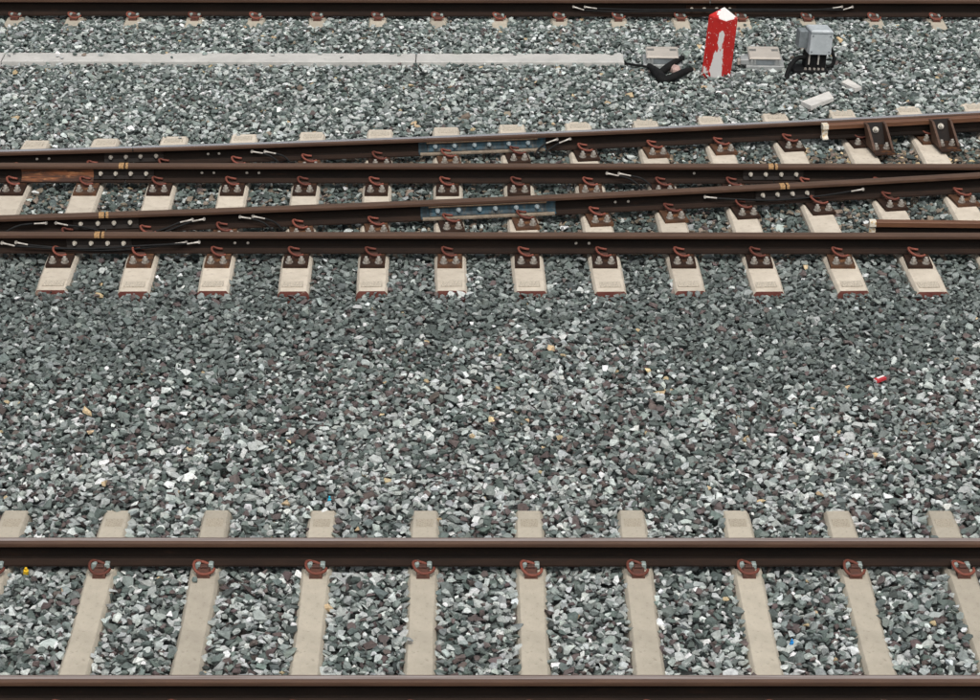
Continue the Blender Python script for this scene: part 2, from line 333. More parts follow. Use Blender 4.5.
def insulated_joint(e, fy, zb, px0, px1, pxl, pxr, bolts, blue_plate):
    xa = _col_x(px0, fy(0), zb + .067); xb = _col_x(px1, fy(0), zb + .067); xl = _col_x(pxl, fy(0), zb + .067); xr = _col_x(pxr, fy(0), zb + .067); xc = (xa + xb) / 2
    wrap = [(-.009, .031), (-.031, .0215), (-.0600, .0135), (-.0615, .016), (-.034, .0245), (-.0145, .034), (-.0105, .045), (-.0105, .088), (-.016, .0975), (-.0335, .1055), (-.034, .1045), (-.0125, .0985)]
    for sgn in (1, -1):
        o = MB().prism([(p * sgn, q + zb) for p, q in wrap], xa - xc, xb - xc).obj('insulation_layer', 'blue', None, frame(fy, xc)); local(e, o)
        pl = [(-.012, .035), (-.034, .0265), (-.044, .031), (-.030, .043), (-.0225, .052), (-.0225, .082), (-.034, .092), (-.039, .1045), (-.0145, .0975)]
        o = MB().prism([(p * sgn, q + zb) for p, q in pl], xl - xc, xr - xc).obj('joint_plate', 'blue' if blue_plate else 'tan', None, frame(fy, xc)); local(e, o)
        link('plate_top_edge', MB().prism([((-.0345 - .0) * sgn, zb + .0935), (-.0405 * sgn, zb + .1045), (-.0375 * sgn, zb + .1062), (-.030 * sgn, zb + .096)], xl - xc - .01, xr - xc + .01).mesh('plate_top_edge', 'tan'), o)
        link('foot_liner', MB().prism([(-.046 * sgn, zb + .0265), (-.0645 * sgn, zb + .0150), (-.0645 * sgn, zb + .0045), (-.0605 * sgn, zb + .0045), (-.0610 * sgn, zb + .0130), (-.045 * sgn, zb + .0185)], xa - xc + .01, xb - xc - .01).mesh('foot_liner', 'paleedge'), o)
        for px in bolts:
            x = _col_x(px, fy(xc), zb + .067) - xc
            link('bolt', BOLTB, o, Matrix.Translation((x, -.0225 * sgn, zb + .067)) @ (OUT if sgn > 0 else OUT @ Matrix.Rotation(math.pi, 4, 'X')))

rA = rail('brown rail with grey shine, far rail of the front track', FA, ZN, 'running')
rB = rail('brown rail along the bottom edge, near rail of the front track', FB, ZN, 'running')
rC = rail('dark rail along the very top edge of the picture', FC, ZN, 'headtop', [710], zs=1.17)
r1 = rail('bright-topped curved rail, farthest of the four turnout rails', F1, ZS, 'running_bright', [133])
r2 = rail('straight brown turnout rail with orange rusted web at its left', F2, ZS, 'headtop', [125, 774])
r3 = rail('curved brown turnout rail with a blue insulated joint, just behind the nearest turnout rail', F3, ZS, 'headtop', [105, 785])
r4 = rail('straight brown rail nearest the camera of the four turnout rails', F4, ZS, 'headtop', [101])
fishplate(r1, F1, ZS, 104, 163, [111, 126, 140.5, 156], FBY)
fishplate(r2, F2, ZS, 94, 154, [101, 116, 131, 146.5], FBP)
fishplate(r3, F3, ZS, 73, 138, [81, 98, 114, 130], FBP)
fishplate(r4, F4, ZS, 67, 132, [75, 91.5, 108, 124], FBP)
fishplate(r2, F2, ZS, 743, 803, [750.5, 765.5, 781, 796], FBP)
fishplate(r3, F3, ZS, 755, 815, [761.5, 776.5, 792, 807], FBP)
fishplate(rC, FC, ZN, 686, 736, [691.5, 704, 716.5, 729.5], FBP, mat_='plate')
for e, f, px in ((r2, F2, 125), (r3, F3, 105), (r4, F4, 101), (r2, F2, 774), (r3, F3, 785)): paint_mark(e, f, ZS, px)
insulated_joint(r1, F1, ZS, 418, 546, 427, 536, [434.7, 454, 474, 488.8, 508.6, 528], True)
insulated_joint(r3, F3, ZS, 420, 556, 429, 545, [437, 458, 479, 495, 516, 537], True)
web_bolts(r1, F1, ZS, [37, 49, 208, 219]); web_bolts(r2, F2, ZS, [68, 74, 202, 214, 247, 259, 694], .07); web_bolts(r3, F3, ZS, [615, 628]); web_bolts(r4, F4, ZS, [235, 248, 576, 589])
# orange thickened web where rail 2 changes section
xa, xb = _col_x(22, Y2, .09), _col_x(94, Y2, .09)
m = MB(); prof = [(-.0105, .030), (-.036, .0205), (-.0605, .0125), (-.0605, .0155), (-.040, .034), (-.024, .052), (-.0195, .078), (-.0275, .098), (-.0345, .1045), (-.0125, .0985)]
secs = []
for t in np.linspace(0, 1, 9):
    k = min(1, t * 1.6) ; secs.append([(xa + (xb - xa) * t, Y2 + (-.0095 + (p + .0095) * (.35 + .65 * k)) if q > .03 and q < .09 else Y2 + p, ZS + q) for p, q in prof])
n = len(prof)
m.add([v for s in secs for v in s], [(i * n + k, i * n + (k + 1) % n, (i + 1) * n + (k + 1) % n, (i + 1) * n + k) for i in range(8) for k in range(n)] + [tuple(range(n))[::-1], tuple(range(8 * n, 9 * n))])
local(r2, m.obj('forged_web', 'orange_rust'))

# ------------------------------------------------------------------ fasteners
def clip_mesh(near):
    if near: pts = [(.022, -.022, .036), (-.012, -.026, .050), (-.040, -.020, .060), (-.052, .004, .062), (-.046, .034, .050), (-.020, .054, .036), (.016, .056, .034), (.044, .042, .038), (.052, .020, .040)]
    else: pts = [(.018, -.012, .044), (-.014, -.016, .048), (-.040, -.014, .058), (-.048, .008, .060), (-.038, .036, .050), (-.014, .056, .040), (.016, .064, .036), (.044, .056, .040)]
    pts = [(x * (1.1 if near else 1.18), y * 1.45, z * (1.0 if near else 1.02)) for x, y, z in pts]
    return MB().tube(pts, .0088, 8, 0, 5).mesh('clip', 'clip', smooth=True)
CLIPN, CLIPS = clip_mesh(True), clip_mesh(False)
SHO_N = MB().box(-.037, .037, .002, .088, -.01, .030, bev=.006, taper=.002).box(-.022, .022, -.004, .03, .034, .044, bev=.004).mesh('shoulder', 'shoulder')
INS_N = MB().box(-.048, -.020, -.054, -.012, .008, .036, bev=.006).box(.022, .054, -.054, -.004, .008, .044, bev=.006).box(-.018, .02, -.034, -.012, .008, .026).mesh('insulator', 'insulator')
SHO_S = MB().box(-.032, .032, .0, .075, .02, .040, bev=.006).mesh('shoulder', 'shoulder')
# ------------------------------------------------------------------ sleepers
obst = []          # footprints kept clear of ballast: (cx, cy, angle, half-x, half-y, top)
def sleeper_mesh(name, length, wt, wb, mat_, mark, endmat, dip):
    # section lies in x, runs along y; top at z=0; slight waist and dip between the rail seats; chamfered arrises
    ys = np.linspace(-length / 2, length / 2, 15); vs = []; fm = []
    secs = []
    for k, y in enumerate(ys):
        t = abs(y) / (length / 2); mid = max(0, 1 - (y / (.45)) ** 2) if dip else 0
        end = .012 if k in (0, 14) else 0
        top = -dip * mid - end * .6; w_ = wt / 2 * (1 - .05 * mid) - end * .3
        yy = y
        secs.append([(-wb / 2, yy, -.19), (-w_ - .012, yy, top - .022), (-w_, yy, top - .006), (-w_ + .006, yy, top), (w_ - .006, yy, top), (w_, yy, top - .006), (w_ + .012, yy, top - .022), (wb / 2, yy, -.19)])
    n = 8; fs = []
    for i in range(14):
        for k in range(n): fs.append((i * n + k, i * n + (k + 1) % n, (i + 1) * n + (k + 1) % n, (i + 1) * n + k)); fm.append(0)
    fs += [tuple(range(n))[::-1], tuple(range(14 * n, 15 * n))]; fm += [1, 1]
    me = mesh_from(name, [v for s in secs for v in s], fs, [mat_, endmat], fm)
    bm = bmesh.new(); bm.from_mesh(me); bmesh.ops.recalc_face_normals(bm, faces=bm.faces); bm.to_mesh(me); bm.free(); return me
NEAR_LEN = 2.84
SL = sleeper_mesh('beam', NEAR_LEN, .146, .25, 'conc', None, 'conc', .012)
MARK_N = MB().box(-.05, .05, -.05, .05, -.002, .0004).mesh('cast_mark', 'conc_mark')
PAD = MB().box(-.07, .07, -.068, .068, -.004, .008).mesh('rail_pad', 'rubber')
ordn = ['first', 'second', 'third', 'fourth', 'fifth', 'sixth', 'seventh', 'eighth', 'ninth', 'tenth', 'eleventh', 'twelfth', 'thirteenth', 'fourteenth', 'fifteenth', 'sixteenth', 'seventeenth', 'eighteenth']
def plain_sleeper(x, yc, rails, label, group, cut=0.0, dz=0.0):
    a = random.uniform(-.004, .004)
    e = empty('concrete_sleeper', (x, yc, dz), Matrix.Rotation(a, 4, 'Z')); tag(e, label, 'sleeper', group)
    link('beam', SL, e)
    link('cast_mark', MARK_N, e, Matrix.Translation((0, NEAR_LEN / 2 - .17, 0)))
    for Y in rails:
        link('rail_pad', PAD, e, Matrix.Translation((0, Y - yc, -dz)))
        for sgn in (-1, 1):
            rot = Matrix.Rotation(math.pi if sgn < 0 else 0, 4, 'Z')
            mw = Matrix.Translation((random.uniform(-.004, .004), Y - yc + sgn * .094, -dz)) @ rot
            s = link('shoulder', SHO_N, e, mw)
            link('clip', CLIPN, s, Matrix.Translation((0, .0, -.012)) @ Matrix.Rotation(random.uniform(-.14, .14), 4, 'Z') @ Matrix.Rotation(random.uniform(-.07, .07), 4, 'X') @ (Matrix.Scale(-1, 4, (1, 0, 0)) if sgn < 0 else Matrix.Identity(4)))
            link('insulator', INS_N, s)
    obst.append((x, yc + cut / 2, a, .146 / 2 + .008, NEAR_LEN / 2 - cut / 2, 0)); return e
# front track: photo columns of the sleeper axis at the far rail
nx = [atz(x, 564, 0).x for x in (-4, 102.5, 206.5, 317, 423.5, 530.5, 637, 746.5, 852, 958.5)]
sp = nx[-1] - nx[-2]
cols = [nx[0] - .6] + nx + [nx[-1] + .6]
nyc = (YA + YB) / 2
names = ['past the left edge', 'cut by the left edge'] + [ordn[i] + ' from the left' for i in range(1, 9)] + ['last at the right edge', 'past the right edge']
seq = ['just outside the left edge', 'cut by the left edge', 'second from the left', 'third from the left', 'fourth from the left', 'fifth from the left', 'sixth from the left', 'seventh from the left', 'third from the right', 'second from the right', 'at the right edge', 'just outside the right edge']
for x, s in zip(cols, seq):
    plain_sleeper(x, nyc - .0, (YA, YB), 'beige concrete sleeper of the front track, ' + s, 'sleepers of the front track', dz=random.uniform(-.004, .0))
# top track: only the near ends show
tcols = [13, 73, 132.5, 193.5, 255, 316.5, 377.5, 438, 499, 560, 619, 743, 808, 875, 937]
tx = [atz(c, 22, 0).x for c in tcols]
tx.insert(11, (tx[10] + tx[11]) / 2); tx = [tx[0] - .585] + tx + [tx[-1] + .585]
for i, x in enumerate(tx):
    s = 'just outside the left edge' if i == 0 else 'just outside the right edge' if i == len(tx) - 1 else ('almost buried, behind the red post' if i == 12 else (ordn[i - 1] + ' from the left' if i < 9 else ['last', 'second', 'third', 'fourth', 'fifth', 'sixth', 'seventh', 'eighth'][len(tx) - 2 - i] + ' from the right'))
    plain_sleeper(x, YC + .7535, (YC, YC + 1.507), 'half-buried concrete sleeper end at the top rail, ' + s, 'sleepers of the top track', cut=random.uniform(.16, .26), dz=random.uniform(-.006, 0))
link_rD = rail('far rail of the top track, hidden beyond the top edge', fc(YC + 1.507), ZN, 'headtop', zs=1.17)

# turnout bearers
nb = [58, 139, 217, 295.7, 372.9, 450.6, 528.4, 606.4, 685, 761.9, 844.5, 921.8]
fb = [105, 174, 244, 312, 380, 446, 512, 578, 645, 710, 775, 842]
bp = []
for i, (a, b) in enumerate(zip(nb, fb)):
    A = atz(a, 266, .02); yb_ = F1(atz(b, 125, 0).x) + .66; B = None
    xb_ = _col_x(b, yb_, 0); bp.append(((A.x, A.y), (xb_, yb_)))
def ext(k, d):
    (a, b), (c, d_) = bp[k]; (a2, b2), (c2, d2) = bp[k - d]; return ((2 * a - a2, b), (2 * c - c2, 2 * d_ - d2))
left = ext(0, 1 - 2); bp.insert(0, left)
bp.insert(0, ((2 * bp[0][0][0] - bp[1][0][0], bp[0][0][1]), (2 * bp[0][1][0] - bp[1][1][0], bp[0][1][1])))
bp.append(ext(len(bp) - 1, 1)); bp.append(ext(len(bp) - 1, 1))
TPL_OBJ = []
MARK_B = MB().box(-.075, .075, -.05, .05, -.002, .0004).mesh('cast_mark', 'bearer_mark')
def base_plate_mesh(fr, bk):
    m = MB().box(-.090, .090, -fr, bk, -.003, .023, bev=.003)
    return m
RAILS4 = [F4, F3, F2, F1]
for i, (A, B) in enumerate(bp):
    d = Vector((B[0] - A[0], B[1] - A[1])).normalized(); ang = math.atan2(d.y, d.x) - math.pi / 2
    # near end ~.70 in front of rail 4, far end ~.80 behind rail 1
    def on(Y): t = (Y - A[1]) / d.y; return Vector((A[0] + d.x * t, Y, 0))
    def cross(f):
        p = on(f(A[0]))
        for _ in range(6): p = on(f(p.x))
        return p
    near_end = on(Y4 - (.70 + random.uniform(-.012, .012))); pf = cross(F1); far_end = on(pf.y + .735)
    L = (far_end - near_end).length; mid = (near_end + far_end) / 2
    lab = 'cream concrete bearer under the turnout, ' + ('just outside the left edge' if i == 0 else 'cut by the left edge' if i == 1 else 'just outside the right edge' if i == len(bp) - 1 else 'cut by the right edge' if i == len(bp) - 2 else
          (ordn[i - 2] + ' whole one from the left' if i < 8 else ['first', 'second', 'third', 'fourth', 'fifth', 'sixth'][13 - i] + ' whole one from the right'))
    e = empty('concrete_bearer', mid, Matrix.Rotation(ang, 4, 'Z')); tag(e, lab, 'sleeper', 'bearers of the turnout')
    wt = random.uniform(.200, .214)
    me = sleeper_mesh('beam', L, wt, .27, 'bearer', None, 'maroon', 0); link('beam', me, e)
    inv = e.matrix_basis.inverted()
    link('cast_mark', MARK_B, e, Matrix.Translation((random.uniform(-.01, .01), -L / 2 + .12, 0)))
    link('cast_mark', MARK_B, e, Matrix.Translation((random.uniform(-.01, .01), L / 2 - .115, 0)))
    P = [cross(f) for f in RAILS4]
    for k, f in enumerate(RAILS4):
        pl = inv @ P[k]
        fr = .285 if k == 0 else min(.285, (P[k].y - P[k - 1].y) / 2 - .004)
        bk = .285 if k == 3 else min(.285, (P[k + 1].y - P[k].y) / 2 - .004)
        slope = (f(P[k].x + .05) - f(P[k].x - .05)) / .1; rl = Matrix.Rotation(math.atan(slope) - ang, 4, 'Z')
        mw = Matrix.Translation(pl) @ rl
        bpl = link('base_plate', base_plate_mesh(fr, bk).mesh('base_plate', 'plate_orange' if random.random() < .28 else 'plate'), e, mw)
        for sgn, ex in ((-1, fr), (1, bk)):
            if ex < .125: continue
            skip_bolts = ex < .165
            m2 = Matrix.Translation((random.uniform(-.006, .006), sgn * .068, .012)) @ Matrix.Rotation(math.pi if sgn < 0 else 0, 4, 'Z') @ Matrix.Rotation(random.uniform(-.08, .08), 4, 'Z')
            link('shoulder', SHO_S, bpl, Matrix.Translation((0, 0, -.012)) @ m2)
            link('clip', CLIPS, bpl, m2 @ (Matrix.Scale(-1, 4, (1, 0, 0)) if sgn < 0 else Matrix.Identity(4)))
            for bx in (-.045, .045):
                link('bolt', BOLT, bpl, Matrix.Translation((bx, sgn * min(.235, ex - .024), .023)) @ Matrix.Rotation(random.uniform(0, 1), 4, 'Z') @ Matrix.Scale(1.5, 4))
    obst.append((mid.x + d.x * -.02, mid.y - .02, ang, wt / 2 + .010, L / 2 - .02, 0))

# ------------------------------------------------------------------ guard rails
def guard(label, fy_off, px0, x1, zb, brackets):
    # angle-section guard bar beside a running rail
    x0 = _col_x(px0, fy_off(3), .14); e = empty('guard_rail', (x0, fy_off(x0), 0)); tag(e, label, 'guard rail')
    prof = [(-.030, .142), (-.026, .147), (.026, .147), (.030, .142), (.030, .108), (.012, .094), (.008, .050), (.034, .034), (.034, .022), (-.034, .022), (-.034, .034), (-.010, .050), (-.012, .094), (-.030, .108)]
    pts = path_len(fy_off, x0 + .001, x1, .25); cd = ['T' if 0 <= k <= 2 else 'S' if k in (3, 13) else 'W' for k in range(len(prof))]
    vs, fs, fm = sweep(prof, cd, pts, zb, {'T': 0, 'S': 1, 'W': 2})
    me = mesh_from('guard_bar', vs, fs, ['guard_rust', 'guard_rust', 'web'], fm)
    bm = bmesh.new(); bm.from_mesh(me); bmesh.ops.recalc_face_normals(bm, faces=bm.faces); bm.to_mesh(me); bm.free()
    local(e, link('guard_bar', me))
    pe = [(p * 1.06, q * 1.0 + (.002 if q > .1 else 0)) for p, q in prof]
    o = MB().prism([(p, q + zb) for p, q in pe], -.035, .012).obj('painted_end', 'yellow_white', None, frame(fy_off, x0)); local(e, o)
    return e
G4 = lambda x: Y4 + .205 - .028 * (x - 2.9) if x < 5.5 else Y4 + .132
G1 = lambda x: F1(x) - .118
g4 = guard('dark brown guard rail with a cream painted end, beside the nearest turnout rail', G4, 874, 8.5, ZS + .018, [])
g1 = guard('brown guard rail with a white painted end bolted in front of the bright-topped curved rail', G1, 826, 8.5, ZS - .003, [])
for px in (868, 934):
    x = _col_x(px, F1(3.4), .06); fr = frame(G1, x)
    b = MB().box(-.082, .082, -.048, -.036, .02, .155).box(-.082, -.068, -.20, -.048, .02, .03).box(.068, .082, -.20, -.048, .02, .03)
    # side cheeks: triangular ribs
    b = MB().prism([(-.085, .185), (-.070, .185), (-.180, .034), (-.200, .034)], -.066, .066)
    for s in (-.082, .070):
        b.prism([(-.068, .190), (-.178, .034), (-.370, .034), (-.370, .050), (-.150, .190)], s - (.004 if s < 0 else .002), s + .016, 1)
    o = b.obj('bracket', ['fish', 'headside'], None, fr); local(g1, o)
    link('bracket_foot', MB().box(-.088, .088, -.43, .03, .0235, .036, bev=.003).mesh('bracket_foot', 'plate'), o)
    link('bolt', BOLTP, o, Matrix.Translation((0, -.125, .138)) @ Matrix.Rotation(R(62), 4, 'X') @ Matrix.Scale(1.3, 4))
    for bx in (-.045, .045): link('bolt', BOLT, o, Matrix.Translation((bx, -.30, .036)) @ Matrix.Scale(1.5, 4))

# ------------------------------------------------------------------ bonding cables with silver lugs
def lug_mesh(a, b):
    a, b = Vector(a), Vector(b); d = (b - a).normalized(); L = (b - a).length
    return MB().tube([a, a + d * L * .55], .0062, 8, 0, 1).tube([a + d * L * .5, b], .008, 6, 0, 1, rr=[.0055, .009]).cyl(b - Vector((0, -.012, 0)), (0, -1, 0), .012, .011, .020, 10).mesh('lug', 'lug')
def cable(label, Y, chains, lugs, r=.008, dy=0):
    e = empty('bonding_cable', aty(*chains[0][0][:2], Y if not callable(Y) else Y(0))); tag(e, label, 'cable', 'bonding cables with silver lugs')
    def P(p):
        off = p[2] if len(p) > 2 else -.03
        if callable(Y):
            q = aty(p[0], p[1], Y(0))
            for _ in range(5): q = aty(p[0], p[1], Y(q.x) + off)
            return q
        return aty(p[0], p[1], Y + off)
    for c in chains:
        pts = [P(p) for p in c]
        for q in pts: q.z = max(q.z, GZ + .03)
        local(e, MB().tube(pts, r, 8, 0, 6).obj('wire', 'tube', smooth=True))
    for a, b in lugs: local(e, link('lug', lug_mesh(P(a), P(b))))
    return e
cable('pair of slack black cables with silver lugs below the joint of the nearest turnout rail', Y4,
      [[(28, 245, -.055), (60, 248, -.062), (95, 250.5, -.066), (135, 249, -.064), (175, 243.6, -.055)], [(15, 246, -.055), (60, 248.6, -.066), (100, 248.4, -.068), (140, 246, -.066), (187, 243.6, -.055)]],
      [((15, 246, -.055), (2, 243, -.02)), ((29, 245, -.055), (16, 242.5, -.02)), ((174, 243.8, -.055), (186, 242.6, -.02)), ((187, 244, -.055), (199, 242.2, -.02))])
cable('black cable running off left from a single silver lug on the curved middle rail', F3, [[(33, 223.8, -.05), (22, 225, -.06), (13, 228, -.07), (6, 232, -.08)]], [((34, 223.8, -.05), (46, 223.2, -.02))])
cable('black cable sloping right from a silver lug, behind the left cable pair', F3, [[(68, 225.5, -.05), (82, 227, -.06), (96, 230, -.07), (106, 235, -.085)]], [((68, 225.4, -.05), (56, 223, -.02))])
cable('pair of cables rising to silver lugs beside the yellow-marked joint of the curved rail', F3, [[(150, 233, -.085), (164, 229, -.07), (180, 222.4, -.05)], [(160, 234, -.085), (175, 228, -.07), (192, 221.4, -.05)]], [((180, 222.4, -.05), (192, 219.8, -.02)), ((192, 221.4, -.05), (204, 219.2, -.02))])
cable('pair of cables dropping right from silver lugs on the curved middle rail', F3, [[(251, 218.8, -.05), (262, 222, -.07), (270, 228, -.09), (274, 235, -.1)], [(265, 218.8, -.05), (274, 222, -.07), (281, 228, -.09), (285, 235, -.1)]], [((252, 218.8, -.05), (240, 217, -.02)), ((265, 218.8, -.05), (253, 216.4, -.02))])
cable('pair of cables dropping right from silver lugs on the bright curved rail', F1, [[(263, 153.6, -.05), (270, 156, -.07), (277, 161, -.09), (280, 167, -.1)], [(276, 153.8, -.05), (283, 156, -.07), (289, 161, -.09), (292, 167, -.1)]], [((264, 153.6, -.05), (252, 151.6, -.02)), ((276, 153.8, -.05), (265, 151.6, -.02))])
cable('pair of cables rising to silver lugs at the right end of the far insulated joint', F1, [[(536, 157, -.11), (538, 150, -.09), (546, 143.6, -.05)], [(544, 157, -.12), (549, 149.6, -.09), (559, 143.4, -.05)]], [((546, 143.4, -.05), (557, 139.4, -.02)), ((559, 143.2, -.05), (570, 138.8, -.02))])
cable('pair of cables dropping right from silver lugs on the straight rail at right of centre', Y2, [[(619, 176, -.05), (628, 178.4, -.07), (637, 184, -.09), (642, 191, -.1)], [(631, 176, -.05), (641, 178.4, -.07), (649, 184, -.09), (654, 191, -.1)]], [((619, 176, -.05), (607, 173.4, -.02)), ((631, 176, -.05), (619, 173.6, -.02))])
cable('long single black cable along the joint of the curved middle rail at right', F3, [[(717, 198.4, -.05), (740, 199.6, -.06), (770, 200.4, -.066), (800, 198.6, -.062), (828, 195, -.056), (851, 191.4, -.05)]], [((717, 198.2, -.05), (705, 197, -.02)), ((850, 191.6, -.05), (863, 189.4, -.02))])
cable('long pair of black cables with silver lugs along the top rail', YC, [[(584, 10.4, -.05), (620, 12, -.075), (680, 11.4, -.085), (740, 11, -.085), (800, 10.8, -.07), (833, 8.6, -.05)], [(597, 8.8, -.05), (640, 10, -.07), (700, 9.6, -.075), (770, 9.6, -.075), (843, 10.2, -.05)]],
      [((584, 10.2, -.05), (573.5, 7, -.02)), ((597, 8.8, -.05), (585, 7.2, -.02)), ((832, 8.4, -.05), (842, 7, -.02)), ((843, 10, -.05), (852.5, 7.2, -.02))])

# ------------------------------------------------------------------ cable trough lids
ty0, ty1 = 22.445, 22.70
edges = [-7.2, atz(3, 58, .02).x, atz(416, 58, .02).x, atz(624, 58, .02).x]
tl = ['cut by the left edge', 'the longest', 'the right-hand one with the open end']
for k in range(3):
    a, b = edges[k] + .004, edges[k + 1] - .004
    yj = random.uniform(-.006, .006)
    e = empty('cable_trough', ((a + b) / 2, (ty0 + ty1) / 2 + yj, 0), Matrix.Rotation(random.uniform(-.001, .001), 4, 'Z')); tag(e, 'pale concrete cable trough lid in the far ballast, ' + tl[k], 'trough lid', 'trough lids')
    h = (b - a) / 2; m = MB(); m.box(-h, h, -.1275, .1275, -.035, .024, bev=.006); m.obj('lid', 'lid', e)
    MB().box(-h + .002, h - .002, -.112, .112, -.20, -.036).obj('trough_body', 'lid', e)
    obst.append(((a + b) / 2, (ty0 + ty1) / 2 - .014, 0, h + .01, .116, .04))

# ------------------------------------------------------------------ red post
pb = atz(716.5, 78, -.03) + Vector((0, .06, 0))
rot = Matrix.Rotation(R(4.6), 4, 'Y') @ Matrix.Rotation(R(1.5), 4, 'X')
m = MB(); a = .128
base = [(-a, .01, 0), (.012, -a, 0), (a, -.01, 0), (-.012, a, 0)]
vs = [Vector((x * 1.0, y * 1.0, -.12)) for x, y, z in base] + [Vector((x * .99, y * .99, .545)) for x, y, z in base] + [Vector((x * .93, y * .93, .556)) for x, y, z in base] + [Vector((0, .015, .632))]
m.add(vs, [(i, (i + 1) % 4, 4 + (i + 1) % 4, 4 + i) for i in range(4)] + [(4 + i, 4 + (i + 1) % 4, 8 + (i + 1) % 4, 8 + i) for i in range(4)] + [(8 + i, 8 + (i + 1) % 4, 12) for i in range(4)] + [(3, 2, 1, 0)])
post = m.obj('marker_post', 'post', None, Matrix.Translation(pb) @ rot)
tag(post, 'square red marker post with pointed cap, paint chipped to white', 'post')
obst.append((pb.x, pb.y, R(45), .095, .095, .5))

# ------------------------------------------------------------------ junction boxes
def jbox(label, px, py, wdt, dep, connectors):
    p = atz(px, py, .10); e = empty('junction_box', (p.x, p.y, .05), Matrix.Rotation(R(-2), 4, 'Z')); tag(e, label, 'junction box', 'junction boxes in the ballast')
    h = wdt / 2; d = dep / 2
    MB().box(-h - .025, h + .03, -d - .03, d, -.09, -.022, bev=.004).obj('flange', 'clear', e)
    t = MB().box(-h + .008, h - .008, -d, d, -.09, .034, bev=.003).obj('tub', 'clear', e)
    link('recess_panel', MB().box(-h * .55, h * .6, -d - .006, -d + .01, -.018, .022).mesh('recess_panel', 'galv_dark'), t)
    for x in (-h * .82, -h * .62, h * .72, h * .9): link('rib', MB().box(x - .008, x + .008, -d - .010, -d + .01, -.02, .03).mesh('rib', 'clear'), t)
    l = MB().box(-h, h, -d - .012, d, .034, .052, bev=.012).obj('lid', 'beige', e)
    for x in (-h * .70, h * .68): link('label_patch', MB().box(x - .03, x + .03, -.028 + d * .25, .034 + d * .25, .050, .0535).mesh('label_patch', 'darkpanel'), l)
    if connectors:
        for y in (-d + .03,): 
            c = MB().box(-h - .075, -h + .01, y - .02, y + .11, -.02, .026, bev=.006).obj('connector', 'clear', e)
            MB().box(-h - .10, -h - .07, y, y + .08, -.03, .010, bev=.004).obj('connector', 'beige', e)
    obst.append((p.x, p.y, R(-2), h + .02, d + .02, .05)); return e
jbox('beige lidded junction box between the trough end and the red post', 662, 51.5, .29, .30, False)
jbox('beige lidded junction box with side connector, right of the red post', 764, 52, .285, .34, True)

# ------------------------------------------------------------------ grey metal cabinet on a black stand
p = atz(813, 71, .0); e = empty('trackside_cabinet', (p.x, p.y + .05, .01), Matrix.Rotation(R(8), 4, 'Z') @ Matrix.Rotation(R(3.5), 4, 'Y')); tag(e, 'small grey metal cabinet on a black stand with thick cables', 'cabinet')
bx = MB().box(-.075, .125, -.10, .10, .155, .375, bev=.01).obj('housing', 'galv', e)
link('lid_seam', MB().box(-.078, .128, -.103, .103, .345, .352).mesh('lid_seam', 'galv_dark'), bx)
for x, z in ((-.055, .18), (.105, .18), (-.055, .325), (.105, .325)): link('screw', MB().cyl((x, -.10, z), (0, -1, 0), .008, .007, .006, 8).mesh('screw', 'galv_dark'), bx)
MB().box(-.155, -.078, -.02, .10, .19, .345, bev=.006).obj('side_plate', 'galv_dark', e)
st = MB().box(-.085, .10, -.06, .06, .02, .155).obj('stand', 'rubber', e)
MB().box(-.20, .115, -.12, .09, -.03, .012, bev=.006).obj('foot', 'rubber', e)
for x in (-.06, .025): MB().box(x - .006, x + .006, -.075, -.061, .055, .15).obj('strap', 'lug', e)
for x in (-.09, -.05, -.01, .03, .07): MB().cyl((x, -.09, .012), (0, 0, 1), .014, .012, .016, 6).obj('nut', 'bolt', e)
MB().tube([(-.08, -.02, .10), (-.16, -.05, .105), (-.24, -.12, .05), (-.29, -.22, -.01), (-.30, -.28, -.07)], .022, 8).obj('cable', 'rubber', e, smooth=True)
MB().tube([(.06, .0, .13), (.135, -.03, .165), (.175, -.05, .11), (.16, -.06, .05), (.11, -.05, .03)], .016, 8).obj('cable', 'rubber', e, smooth=True)
MB().tube([(.10, -.02, .15), (.15, .02, .19), (.19, .02, .10), (.18, .0, -.02)], .012, 8).obj('cable', 'tube', e, smooth=True)
obst.append((p.x - .03, p.y + .03, 0, .16, .10, .3))

# ------------------------------------------------------------------ black rubber branch sleeve with a pink stone in its fork
def az(px, py, z): return atz(px, py, z)
e = empty('cable_sleeve', az(662, 78, 0)); tag(e, 'black forked rubber cable sleeve lying in front of the left junction box', 'cable sleeve')
def loc(o): return local(e, o)
loc(MB().tube([az(649, 66, .02), az(656, 72, .03), az(661, 78, .03), az(666, 83, .01)], .04, 10, rr=[.024, .042, .050, .030]).obj('body', 'rubber', smooth=True))
loc(MB().tube([az(659, 74, .03), az(668, 67, .05), az(676, 61.5, .06), az(682.5, 58, .06)], .035, 10, rr=[.032, .034, .028, .024]).obj('arm', 'rubber', smooth=True))
loc(MB().tube([az(663, 81, .02), az(674, 77, .04), az(684, 72, .05), az(692, 69.5, .05)], .035, 10, rr=[.036, .036, .030, .020]).obj('arm', 'rubber', smooth=True))
loc(MB().tube([az(626, 63.5, .0), az(634, 65, .03), az(642, 66, .03), az(651, 68, .03)], .011, 8).obj('cable', 'rubber', smooth=True))
